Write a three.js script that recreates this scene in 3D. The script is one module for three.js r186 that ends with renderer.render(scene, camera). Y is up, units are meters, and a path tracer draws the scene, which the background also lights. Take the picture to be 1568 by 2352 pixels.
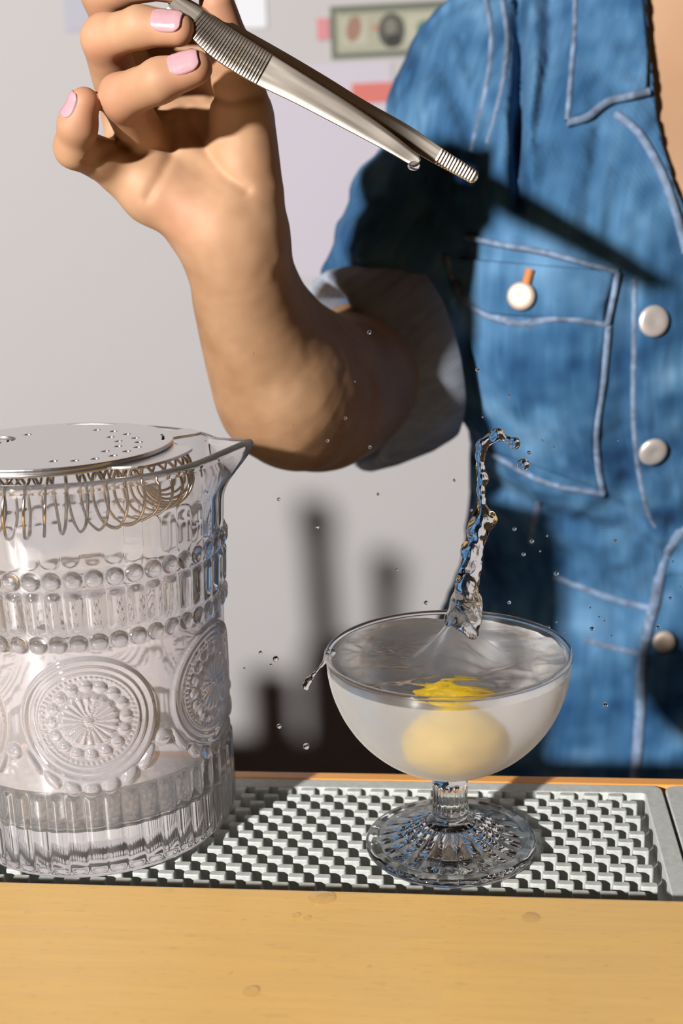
import * as THREE from 'three';
import { mergeGeometries } from 'three/addons/utils/BufferGeometryUtils.js';
import { RoundedBoxGeometry } from 'three/addons/geometries/RoundedBoxGeometry.js';

// ------------------------------------------------------------------ camera, light, exposure
const scene = new THREE.Scene();
scene.background = new THREE.Color(0, 0, 0);
const RAD = Math.PI / 180, FPX = 2850, PITCH = 14.3 * RAD, YAW = 6.8 * RAD, ROLL = 2.1 * RAD;
const EYE = new THREE.Vector3(0.0151, 0.264, 0.4687);
const camera = new THREE.PerspectiveCamera(2 * Math.atan(1176 / FPX) / RAD, 1568 / 2352, 0.02, 30);
const FW = new THREE.Vector3(-Math.sin(YAW) * Math.cos(PITCH), -Math.sin(PITCH), -Math.cos(YAW) * Math.cos(PITCH));
const R0 = new THREE.Vector3().crossVectors(FW, new THREE.Vector3(0, 1, 0)).normalize(), U0 = new THREE.Vector3().crossVectors(R0, FW);
const RIGHT = R0.clone().multiplyScalar(Math.cos(ROLL)).addScaledVector(U0, -Math.sin(ROLL));
const UPV = R0.clone().multiplyScalar(Math.sin(ROLL)).addScaledVector(U0, Math.cos(ROLL));
camera.position.copy(EYE);
camera.quaternion.setFromRotationMatrix(new THREE.Matrix4().makeBasis(RIGHT, UPV, FW.clone().negate()));
camera.focus = 0.5;
camera.userData.fStop = 8.5;

const renderer = new THREE.WebGLRenderer();
renderer.toneMapping = THREE.LinearToneMapping;
renderer.toneMappingExposure = 1.0;
renderer.shadowMap.enabled = true;

// one strobe on a stand, to the left of and behind the camera
const STROBE = new THREE.Vector3(-1.27, 1.0, 2.2);
const flash = new THREE.SpotLight(new THREE.Color(1.0, 0.975, 0.955), 51, 0, 34 * RAD, 0.4, 2);
flash.position.copy(STROBE);
flash.target.position.set(0.0, 0.05, -0.3);
flash.castShadow = true;
flash.shadow.mapSize.set(2048, 2048);
flash.shadow.radius = 2.8;
flash.name = 'strobe_beam';
scene.add(flash, flash.target);

// ------------------------------------------------------------------ helpers
const V = (x, y, z) => new THREE.Vector3(x, y, z);
const ray = (px, py) => FW.clone().addScaledVector(RIGHT, (px - 784) / FPX).addScaledVector(UPV, -(py - 1176) / FPX);
const at = (px, py, depth) => EYE.clone().addScaledVector(ray(px, py), depth);            // a pixel at a distance along the lens axis
const onY = (px, py, y) => { const d = ray(px, py); return EYE.clone().addScaledVector(d, (y - EYE.y) / d.y); };
const onZ = (px, py, z) => { const d = ray(px, py); return EYE.clone().addScaledVector(d, (z - EYE.z) / d.z); };
function mulberry(a) { return () => { a |= 0; a = (a + 0x6d2b79f5) | 0; let t = Math.imul(a ^ (a >>> 15), 1 | a); t = (t + Math.imul(t ^ (t >>> 7), 61 | t)) ^ t; return ((t ^ (t >>> 14)) >>> 0) / 4294967296; }; }
const rnd = mulberry(77);
const HASH = new Float32Array(4096); { const r = mulberry(5); for (let i = 0; i < 4096; i++) HASH[i] = r() * 2 - 1; }
const hsh = (x, y, z) => HASH[(Math.imul(x, 73856093) ^ Math.imul(y, 19349663) ^ Math.imul(z, 83492791)) & 4095];
function noise(x, y, z = 0) {
  const ix = Math.floor(x), iy = Math.floor(y), iz = Math.floor(z); let fx = x - ix, fy = y - iy, fz = z - iz;
  fx = fx * fx * (3 - 2 * fx); fy = fy * fy * (3 - 2 * fy); fz = fz * fz * (3 - 2 * fz);
  const l = (a, b, t) => a + (b - a) * t;
  return l(l(l(hsh(ix, iy, iz), hsh(ix + 1, iy, iz), fx), l(hsh(ix, iy + 1, iz), hsh(ix + 1, iy + 1, iz), fx), fy),
    l(l(hsh(ix, iy, iz + 1), hsh(ix + 1, iy, iz + 1), fx), l(hsh(ix, iy + 1, iz + 1), hsh(ix + 1, iy + 1, iz + 1), fx), fy), fz);
}
const fbm = (x, y, z, n = 4) => { let s = 0, a = 0.5; for (let i = 0; i < n; i++) { s += a * noise(x, y, z); x *= 2.03; y *= 2.03; z *= 2.03; a *= 0.5; } return s; };
const clamp = (x, a = 0, b = 1) => Math.min(b, Math.max(a, x));
const sstep = (a, b, x) => { const t = clamp((x - a) / (b - a)); return t * t * (3 - 2 * t); };
const lerp = (a, b, t) => a + (b - a) * t;
const lin = (r, g, b) => new THREE.Color().setRGB(r, g, b);

const used = {};
const numbered = (n) => { const k = used[n] = (used[n] ?? -1) + 1; return k ? `${n}_${String(k).padStart(3, '0')}` : n; };
function show(o) { o.castShadow = true; o.receiveShadow = true; return o; }
function thing(name, label, category, base, group) {
  const o = new THREE.Group(); o.name = numbered(name); o.position.copy(base); scene.add(o);
  o.userData = { label, category }; if (group) o.userData.group = group;
  return o;
}
// a part whose geometry is given in world metres
function part(name, geo, mat, parent, label) {
  let root = parent; while (root.parent && root.parent !== scene) root = root.parent;
  geo.translate(-root.position.x, -root.position.y, -root.position.z);
  const m = show(new THREE.Mesh(geo, mat)); m.name = name; parent.add(m);
  if (label) m.userData.label = label;
  return m;
}
function solo(name, geo, mat, label, category, base, group) {
  const m = show(new THREE.Mesh(geo, mat)); m.name = numbered(name); m.position.copy(base); scene.add(m);
  m.userData = { label, category }; if (group) m.userData.group = group;
  return m;
}
function struct(name, geo, mat, pos) { const m = show(new THREE.Mesh(geo, mat)); m.name = name; if (pos) m.position.copy(pos); m.userData.kind = 'structure'; scene.add(m); return m; }
const boxAt = (x0, x1, y0, y1, z0, z1, r = 0) => (r ? new RoundedBoxGeometry(x1 - x0, y1 - y0, z1 - z0, 3, r) : new THREE.BoxGeometry(x1 - x0, y1 - y0, z1 - z0)).translate((x0 + x1) / 2, (y0 + y1) / 2, (z0 + z1) / 2);
function planarUV(g, fu, fv) { const p = g.attributes.position, uv = new Float32Array(p.count * 2); for (let i = 0; i < p.count; i++) { uv[2 * i] = fu(p.getX(i), p.getY(i), p.getZ(i)); uv[2 * i + 1] = fv(p.getX(i), p.getY(i), p.getZ(i)); } g.setAttribute('uv', new THREE.BufferAttribute(uv, 2)); return g; }
function texture(n, fn, srgb, repeat) {
  const d = new Uint8Array(n * n * 4);
  for (let y = 0; y < n; y++) for (let x = 0; x < n; x++) { const c = fn(x / n, y / n), o = (y * n + x) * 4; d[o] = clamp(c[0]) * 255; d[o + 1] = clamp(c[1]) * 255; d[o + 2] = clamp(c[2]) * 255; d[o + 3] = 255; }
  const t = new THREE.DataTexture(d, n, n); t.magFilter = THREE.LinearFilter; t.wrapS = t.wrapT = THREE.RepeatWrapping; if (srgb) t.colorSpace = THREE.SRGBColorSpace; if (repeat) t.repeat.set(repeat, repeat); t.needsUpdate = true; return t;
}
// noise that repeats over the unit square
function tile(u, v, n, s = 0) { const w = (a, b) => noise(a, b, s); const x = u * n, y = v * n, tx = u, ty = v; return lerp(lerp(w(x, y), w(x - n, y), tx), lerp(w(x, y - n), w(x - n, y - n), tx), ty); }
const std = (o) => new THREE.MeshStandardMaterial(o), phy = (o) => new THREE.MeshPhysicalMaterial(o);

// --- implicit shapes
function cap(p, a, b) { // tapered capsule; a, b = [x, y, z, r]
  const bx = b[0] - a[0], by = b[1] - a[1], bz = b[2] - a[2], px = p.x - a[0], py = p.y - a[1], pz = p.z - a[2];
  const t = clamp((px * bx + py * by + pz * bz) / (bx * bx + by * by + bz * bz + 1e-12));
  const dx = px - bx * t, dy = py - by * t, dz = pz - bz * t;
  return Math.sqrt(dx * dx + dy * dy + dz * dz) - (a[3] + (b[3] - a[3]) * t);
}
const smin = (a, b, k) => { const h = Math.max(k - Math.abs(a - b), 0) / k; return Math.min(a, b) - h * h * k * 0.25; };
function chain(p, list, k) { let d = 1e9; for (let i = 0; i + 1 < list.length; i++) { const c = cap(p, list[i], list[i + 1]); d = i ? smin(d, c, k) : c; } return d; }
const J = (px, py, depth, r) => { const q = at(px, py, depth); return [q.x, q.y, q.z, r]; };
function polyDist(x, y, list) { let d = 1e9; for (let i = 0; i + 1 < list.length; i++) { const [ax, ay] = list[i], [bx, by] = list[i + 1], ux = bx - ax, uy = by - ay, t = clamp(((x - ax) * ux + (y - ay) * uy) / (ux * ux + uy * uy)); d = Math.min(d, Math.hypot(x - ax - ux * t, y - ay - uy * t)); } return d; }
function surfaceNets(f, lo, hi, cell, color) {
  const nx = Math.ceil((hi.x - lo.x) / cell) + 1, ny = Math.ceil((hi.y - lo.y) / cell) + 1, nz = Math.ceil((hi.z - lo.z) / cell) + 1;
  const F = new Float32Array(nx * ny * nz), p = V(0, 0, 0), B = 6, half = B * cell * 0.5 * 1.7321 * 1.5;
  for (let bz = 0; bz < nz; bz += B) for (let by = 0; by < ny; by += B) for (let bx = 0; bx < nx; bx += B) {
    p.set(lo.x + (bx + B / 2) * cell, lo.y + (by + B / 2) * cell, lo.z + (bz + B / 2) * cell);
    const c = f(p), far = Math.abs(c) > half;
    for (let z = bz; z < Math.min(bz + B, nz); z++) for (let y = by; y < Math.min(by + B, ny); y++) for (let x = bx; x < Math.min(bx + B, nx); x++) {
      F[(z * ny + y) * nx + x] = far ? c : f(p.set(lo.x + x * cell, lo.y + y * cell, lo.z + z * cell));
    }
  }
  const id = new Int32Array(nx * ny * nz).fill(-1), pos = [], idx = [];
  const sx = 1, sy = nx, sz = nx * ny, C = [0, sx, sy, sx + sy, sz, sx + sz, sy + sz, sx + sy + sz];
  const E = [[0, 1], [2, 3], [4, 5], [6, 7], [0, 2], [1, 3], [4, 6], [5, 7], [0, 4], [1, 5], [2, 6], [3, 7]];
  for (let z = 0; z < nz - 1; z++) for (let y = 0; y < ny - 1; y++) for (let x = 0; x < nx - 1; x++) {
    const b = z * sz + y * sy + x; let m = 0; for (let i = 0; i < 8; i++) if (F[b + C[i]] < 0) m |= 1 << i;
    if (m === 0 || m === 255) continue;
    let X = 0, Y = 0, Z = 0, n = 0;
    for (const [i, j] of E) { const a = F[b + C[i]], c = F[b + C[j]]; if ((a < 0) === (c < 0)) continue; const t = a / (a - c); X += lerp(i & 1, j & 1, t); Y += lerp((i >> 1) & 1, (j >> 1) & 1, t); Z += lerp(i >> 2, j >> 2, t); n++; }
    id[b] = pos.length / 3; pos.push(lo.x + (x + X / n) * cell, lo.y + (y + Y / n) * cell, lo.z + (z + Z / n) * cell);
  }
  for (let z = 1; z < nz - 1; z++) for (let y = 1; y < ny - 1; y++) for (let x = 1; x < nx - 1; x++) {
    const b = z * sz + y * sy + x, s = F[b] < 0;
    const quad = (o, u, v) => { if (s === (F[b + o] < 0)) return; const q = [id[b], id[b - u], id[b - u - v], id[b - v]]; if (q.some((i) => i < 0)) return; if (s) idx.push(q[0], q[1], q[2], q[0], q[2], q[3]); else idx.push(q[0], q[2], q[1], q[0], q[3], q[2]); };
    quad(sx, sy, sz); quad(sy, sz, sx); quad(sz, sx, sy);
  }
  const nrm = new Float32Array(pos.length), e = cell * 0.6, q = V(0, 0, 0), col = color && new Float32Array(pos.length);
  for (let i = 0; i < pos.length; i += 3) {
    for (let it = 0; it < 2; it++) {
      const X = pos[i], Y = pos[i + 1], Z = pos[i + 2];
      let gx = f(q.set(X + e, Y, Z)) - f(q.set(X - e, Y, Z)), gy = f(q.set(X, Y + e, Z)) - f(q.set(X, Y - e, Z)), gz = f(q.set(X, Y, Z + e)) - f(q.set(X, Y, Z - e));
      const l = Math.hypot(gx, gy, gz) || 1; gx /= l; gy /= l; gz /= l; nrm[i] = gx; nrm[i + 1] = gy; nrm[i + 2] = gz;
      if (it === 0) { const d = clamp(f(q.set(X, Y, Z)) / Math.max(l / (2 * e), 0.5), -cell * 0.6, cell * 0.6); pos[i] -= gx * d; pos[i + 1] -= gy * d; pos[i + 2] -= gz * d; }
    }
    if (color) { const c = color(pos[i], pos[i + 1], pos[i + 2]); col[i] = c[0]; col[i + 1] = c[1]; col[i + 2] = c[2]; }
  }
  const g = new THREE.BufferGeometry();
  g.setAttribute('position', new THREE.Float32BufferAttribute(pos, 3)); g.setAttribute('normal', new THREE.BufferAttribute(nrm, 3)); g.setIndex(idx);
  if (color) g.setAttribute('color', new THREE.BufferAttribute(col, 3));
  return g;
}
// grid of points rows x cols -> geometry (wrap in columns when closed)
function gridGeo(rows, closed, capEnds) {
  const n = rows[0].length, pos = [], idx = [];
  for (const r of rows) for (const q of r) pos.push(q.x, q.y, q.z);
  for (let i = 0; i + 1 < rows.length; i++) for (let j = 0; j < (closed ? n : n - 1); j++) { const a = i * n + j, b = i * n + (j + 1) % n, c = a + n, d = b + n; idx.push(a, b, c, b, d, c); }
  if (capEnds) for (const [r, flip] of [[0, true], [rows.length - 1, false]]) { const c = pos.length / 3, m = V(0, 0, 0); rows[r].forEach((q) => m.add(q)); m.multiplyScalar(1 / n); pos.push(m.x, m.y, m.z); for (let j = 0; j < n; j++) { const a = r * n + j, b = r * n + (j + 1) % n; if (flip) idx.push(a, c, b); else idx.push(a, b, c); } }
  const g = new THREE.BufferGeometry(); g.setAttribute('position', new THREE.Float32BufferAttribute(pos, 3)); g.setIndex(idx); g.computeVertexNormals(); return g;
}
// revolve a closed outline (r, h) with a relief function of (angle, row) -> [r, h]
function revolve(n, angles, shape) {
  const rows = []; for (let i = 0; i < n; i++) rows.push(angles.map((t) => { const [r, h, ox = 0, oz = 0] = shape(t, i); return V(Math.cos(t) * r + ox, h, Math.sin(t) * r + oz); }));
  return gridGeo(rows, true, true);
}
const around = (n) => Array.from({ length: n }, (_, i) => -i * 2 * Math.PI / n);

// ------------------------------------------------------------------ materials
const M = {};
{
  const wood = texture(1024, (u, v) => {
    const w = tile(u, v, 5, 1) * 0.5 + tile(u, v, 11, 2) * 0.3, g = tile(u * 1, v, 3, 3) * 0.25 + noise(u * 6 + w * 0.4, (v + w * 0.012) * 160, 4) * 0.35 + noise(u * 24, v * 420, 6) * 0.35, pore = Math.max(0, noise(u * 90, v * 700, 9) - 0.62) * 1.1;
    const k = 1 + 0.035 * g + 0.035 * w - pore * 0.16;
    return [0.885 * k, 0.715 * (k - 0.01 * w), 0.43 * (k - 0.03 * g)];
  }, true);
  wood.repeat.set(2.2, 2.2);
  const woodBump = texture(512, (u, v) => { const k = 0.5 + 0.25 * noise(u * 10, v * 180, 2) + 0.2 * tile(u, v, 14, 8); return [k, k, k]; }); woodBump.repeat.set(2.2, 2.2);
  M.wood = phy({ map: wood, roughness: 0.42, clearcoat: 0.35, clearcoatRoughness: 0.22, bumpMap: woodBump, bumpScale: 0.00006 });
  M.woodEnd = phy({ map: wood, color: lin(1, 0.72, 0.5), roughness: 0.45, clearcoat: 0.3, clearcoatRoughness: 0.25 });
  M.darkWood = std({ color: lin(0.13, 0.075, 0.045), roughness: 0.6 });
  const plaster = texture(512, (u, v) => { const k = 0.5 + 0.3 * tile(u, v, 24, 1) + 0.2 * tile(u, v, 90, 2); return [k, k, k]; }); plaster.repeat.set(1.5, 1.5);
  M.wall = std({ color: lin(0.485, 0.465, 0.465), roughness: 0.85, bumpMap: plaster, bumpScale: 0.0006 });
  M.room = std({ color: lin(0.33, 0.17, 0.06), roughness: 0.9 });
  M.ceiling = std({ color: lin(0.42, 0.25, 0.11), roughness: 0.9 });
  M.floor = std({ color: lin(0.14, 0.085, 0.045), roughness: 0.7 });
  const speck = texture(256, (u, v) => { const k = 0.96 + 0.05 * tile(u, v, 30, 1) + 0.04 * tile(u, v, 90, 3); return [0.745 * k, 0.757 * k, 0.735 * k]; }, true);
  M.rubber = std({ map: speck, roughness: 0.55 });
  const denim = texture(1024, (u, v) => {
    const tw = Math.sin((u + v) * 2 * Math.PI * 170) * 0.5, warp = tile(u, v * 0.12, 120, 4) * 0.5 + tile(u, v * 0.25, 60, 5) * 0.5;
    const fade = tile(u, v, 7, 1) * 0.5 + tile(u, v, 15, 2) * 0.35 + tile(u, v, 34, 3) * 0.2;
    const k = clamp(0.49 + 0.9 * fade + 0.12 * warp + 0.07 * tw);
    return [lerp(0.02, 0.42, k), lerp(0.19, 0.57, k), lerp(0.34, 0.70, k)];
  }, true);
  denim.repeat.set(4, 4);
  const weave = texture(512, (u, v) => { const k = 0.5 + 0.25 * Math.sin((u + v) * 2 * Math.PI * 85) + 0.2 * tile(u, v, 60, 2); return [k, k, k]; }); weave.repeat.set(4, 4);
  M.denim = std({ map: denim, color: lin(1.08, 1.08, 1.06), roughness: 0.95, bumpMap: weave, bumpScale: 0.0002 });
  const pale = texture(512, (u, v) => { const k = 1 + 0.12 * tile(u, v, 20, 1) + 0.1 * tile(u, v, 70, 2) + 0.05 * Math.sin((u - v) * 2 * Math.PI * 85); return [0.58 * k, 0.61 * k, 0.66 * k]; }, true); pale.repeat.set(4, 4);
  M.denimInside = std({ map: pale, roughness: 0.95 });
  const seam = texture(256, (u, v) => { const k = 1 + 0.22 * tile(u, v, 40, 1) + 0.2 * tile(u, v, 12, 2); return [0.42 * k, 0.49 * k, 0.585 * k]; }, true); seam.repeat.set(9, 9);
  M.seam = std({ map: seam, roughness: 0.95 });
  M.thread = std({ color: lin(0.5, 0.19, 0.06), roughness: 0.8 });
  M.button = std({ color: lin(0.68, 0.63, 0.6), roughness: 0.38, metalness: 0.55 });
  M.buttonTan = std({ color: lin(0.55, 0.45, 0.36), roughness: 0.5, metalness: 0.3 });
  M.skin = phy({ color: lin(1, 1, 1), vertexColors: true, roughness: 0.58, specularIntensity: 0.6 });
  M.nail = phy({ color: lin(0.52, 0.3, 0.33), roughness: 0.18, clearcoat: 0.8, clearcoatRoughness: 0.12 });
  M.nailEdge = phy({ color: lin(0.85, 0.74, 0.72), roughness: 0.25 });
  const brush = texture(512, (u, v) => { const k = 0.5 + 0.3 * noise(u * 300, v * 12, 1) + 0.2 * noise(u * 60, v * 8, 2); return [0, 0.62 + 0.3 * k, 1]; });
  const tarnish = texture(512, (u, v) => { const s = sstep(0.15, 0.6, tile(u, v, 6, 3) + 0.4 * tile(u, v, 22, 4)); return [lerp(0.80, 0.66, s), lerp(0.765, 0.56, s), lerp(0.725, 0.42, s)]; }, true);
  M.steel = std({ map: tarnish, color: lin(0.78, 0.76, 0.74), metalness: 1, roughness: 0.38, roughnessMap: brush });
  M.strainer = std({ color: lin(0.76, 0.75, 0.75), metalness: 1, roughness: 0.28 });
  M.wire = std({ color: lin(0.6, 0.52, 0.44), metalness: 1, roughness: 0.22 });
  M.glass = phy({ color: lin(1, 1, 1), transmission: 1, thickness: 0.004, ior: 1.5, roughness: 0.0 });
  M.pitcher = phy({ color: lin(1, 0.985, 0.995), transmission: 0.95, thickness: 0.004, ior: 1.5, roughness: 0.02 });
  M.pitcherFrost = phy({ color: lin(1, 0.965, 1), transmission: 0.8, thickness: 0.004, ior: 1.5, roughness: 0.05 });
  M.film = phy({ color: lin(1, 0.99, 0.97), transmission: 1, thickness: 0, ior: 1.6, roughness: 0.0 });
  M.sheet = phy({ color: lin(1, 1, 1), transmission: 1, thickness: 0, ior: 1.45, roughness: 0.02 });
  M.frost = phy({ color: lin(0.93, 0.93, 0.93), transmission: 0.9, thickness: 0, ior: 1.3, roughness: 0.58 });
  M.water = phy({ color: lin(1, 1, 1), transmission: 1, thickness: 0.01, ior: 1.333, roughness: 0.0 });
  M.waterRough = phy({ color: lin(1, 1, 1), transmission: 1, thickness: 0.01, ior: 1.333, roughness: 0.26 });
  const peel = texture(256, (u, v) => { const k = 1 + 0.1 * tile(u, v, 40, 1) + 0.1 * tile(u, v, 10, 2); return [0.97 * k, 0.80 * k, 0.05 * k]; }, true);
  M.lemon = std({ map: peel, roughness: 0.5 });
  M.black = std({ color: lin(0.03, 0.03, 0.03), roughness: 0.5 });
  M.glow = std({ color: lin(0.9, 0.9, 0.9), emissive: lin(1, 0.975, 0.955), emissiveIntensity: 6, roughness: 0.4 });
  M.ceramic = std({ color: lin(0.3, 0.27, 0.24), roughness: 0.5 });
}

// ------------------------------------------------------------------ the room
const FLOOR = -1.02, WALL = -1.15;
struct('wall_back', boxAt(-3, 3, FLOOR, 1.7, WALL - 0.1, WALL), M.wall);
planarUV(scene.getObjectByName('wall_back').geometry, (x) => x, (x, y) => y);
struct('wall_left', boxAt(-3.1, -3, FLOOR, 1.7, WALL - 0.1, 4.1), M.room);
struct('wall_right', boxAt(3, 3.1, FLOOR, 1.7, WALL - 0.1, 4.1), M.room);
struct('wall_front', boxAt(-3, 3, FLOOR, 1.7, 4, 4.1), M.room);
struct('floor', boxAt(-3.1, 3.1, FLOOR - 0.1, FLOOR, WALL - 0.1, 4.1), M.floor);
struct('ceiling', boxAt(-3.1, 3.1, 1.7, 1.8, WALL - 0.1, 4.1), M.ceiling);

// strobe on a light stand, out of the picture
{
  const dir = flash.target.position.clone().sub(STROBE).normalize();
  const t = thing('studio_strobe', 'black studio strobe head with round glowing face on a light stand', 'strobe', V(STROBE.x, FLOOR, STROBE.z));
  const turn = new THREE.Quaternion().setFromUnitVectors(V(0, 1, 0), dir), c = STROBE.clone().addScaledVector(dir, -0.035);
  const head = new THREE.CylinderGeometry(0.055, 0.05, 0.2, 32).translate(0, -0.1, 0).applyQuaternion(turn).translate(c.x, c.y, c.z);
  part('head', head, M.black, t);
  part('glowing_face', new THREE.CylinderGeometry(0.034, 0.034, 0.012, 32).applyQuaternion(turn).translate(c.x, c.y, c.z), M.glow, t);
  const b = c.clone().addScaledVector(dir, -0.12);
  part('pole', new THREE.CylinderGeometry(0.012, 0.012, b.y - FLOOR, 16).translate(b.x, (b.y + FLOOR) / 2, b.z), M.black, t);
  for (let k = 0; k < 3; k++) { const a = k * 2.094 + 0.4; part('leg', new THREE.TubeGeometry(new THREE.LineCurve3(V(b.x, FLOOR + 0.45, b.z), V(b.x + 0.4 * Math.cos(a), FLOOR + 0.01, b.z + 0.4 * Math.sin(a))), 1, 0.01, 8), M.black, t); }
}

// ------------------------------------------------------------------ paper on the wall
{
  const W = 640, pic = (w, h, draw) => { const c = document.createElement('canvas'); c.width = w; c.height = h; draw(c.getContext('2d'), w, h); const t = new THREE.CanvasTexture(c); t.colorSpace = THREE.SRGBColorSpace; return t; };
  const sheet = (name, x0, y0, x1, y1, mat, label, cat, lift = 0.001) => {
    const a = onZ(x0, (y0 + y1) / 2, WALL), b = onZ(x1, (y0 + y1) / 2, WALL), c = onZ((x0 + x1) / 2, y0, WALL), d = onZ((x0 + x1) / 2, y1, WALL);
    return solo(name, new THREE.BoxGeometry(b.x - a.x, c.y - d.y, 0.0012), mat, label, cat, V((a.x + b.x) / 2, (c.y + d.y) / 2, WALL + lift));
  };
  const plain = (r, g, b) => std({ color: lin(r, g, b), roughness: 0.8 });
  sheet('poster', 560, 150, 905, 640, plain(0.53, 0.49, 0.555), 'pale lavender poster taped to the wall behind the raised hand', 'poster');
  sheet('red_label', 808, 190, 918, 236, plain(0.6, 0.17, 0.14), 'red paper strip on the lavender poster beside the shoulder', 'label', 0.0022);
  sheet('white_card', 540, -40, 612, 66, plain(0.72, 0.73, 0.76), 'small white card on the wall above the tweezers', 'card', 0.0022);
  sheet('grey_card', 146, -60, 212, 72, plain(0.42, 0.42, 0.48), 'pale grey card on the wall behind the fingers', 'card');
  sheet('pink_note', 728, 42, 756, 92, plain(0.6, 0.24, 0.26), 'small pink note stuck left of the banknote', 'note', 0.0016);
  const note = pic(W, 272, (g, w, h) => {
    g.fillStyle = '#b9b8a2'; g.fillRect(0, 0, w, h);
    g.lineWidth = 26; g.strokeStyle = '#72776a'; g.strokeRect(18, 18, w - 36, h - 36);
    g.fillStyle = '#8c8f7d'; g.fillRect(40, 30, w - 80, 14);
    g.fillStyle = '#c9c7b2'; g.fillRect(60, 70, 120, 130); g.fillRect(380, 66, 190, 140);
    g.fillStyle = '#5c5d54'; g.beginPath(); g.ellipse(305, 138, 66, 88, 0, 0, 7); g.fill();
    g.fillStyle = '#8a8579'; g.beginPath(); g.ellipse(300, 120, 30, 42, 0, 0, 7); g.fill();
    g.fillStyle = '#3f423d'; g.beginPath(); g.ellipse(315, 190, 42, 34, 0, 0, 7); g.fill();
    g.fillStyle = '#a98672'; g.beginPath(); g.ellipse(118, 120, 38, 66, 0.2, 0, 7); g.fill();
    g.fillStyle = '#6d8f6e'; g.beginPath(); g.arc(470, 135, 42, 0, 7); g.fill();
    g.fillStyle = '#c99382'; g.beginPath(); g.arc(222, 120, 18, 0, 7); g.fill();
  });
  sheet('banknote', 758, 6, 1056, 131, std({ map: note, color: lin(0.75, 0.75, 0.75), roughness: 0.8 }), 'grey green banknote pinned to the wall beside the denim shoulder', 'banknote');
}

// ------------------------------------------------------------------ bar counter
const LEDGE_Z = 0.0495, LEDGE_Y = 0.008, WELL = -0.011, BACK = -0.066;
{
  const t = thing('bar_counter', 'yellow varnished wooden bar counter with a sunken well for the mats', 'counter', V(0, FLOOR, 0.1));
  const wuv = (g) => planarUV(g, (x) => x * 1, (x, y, z) => z + y);
  part('front_ledge', wuv(boxAt(-1.3, 1.3, -0.045, LEDGE_Y, LEDGE_Z, 0.36, 0.0025)), M.wood, t, 'smooth yellow wood ledge dotted with water');
  part('well_floor', wuv(boxAt(-1.3, 1.3, -0.045, WELL, BACK + 0.0075, LEDGE_Z)), M.darkWood, t);
  part('back_rail', wuv(boxAt(-1.3, 1.3, -0.045, -0.0005, BACK, BACK + 0.0075, 0.0012)), M.woodEnd, t, 'narrow orange wood rail behind the mats');
  part('front_panel', boxAt(-1.3, 1.3, FLOOR, -0.045, BACK + 0.01, 0.3), M.darkWood, t);
}

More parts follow.
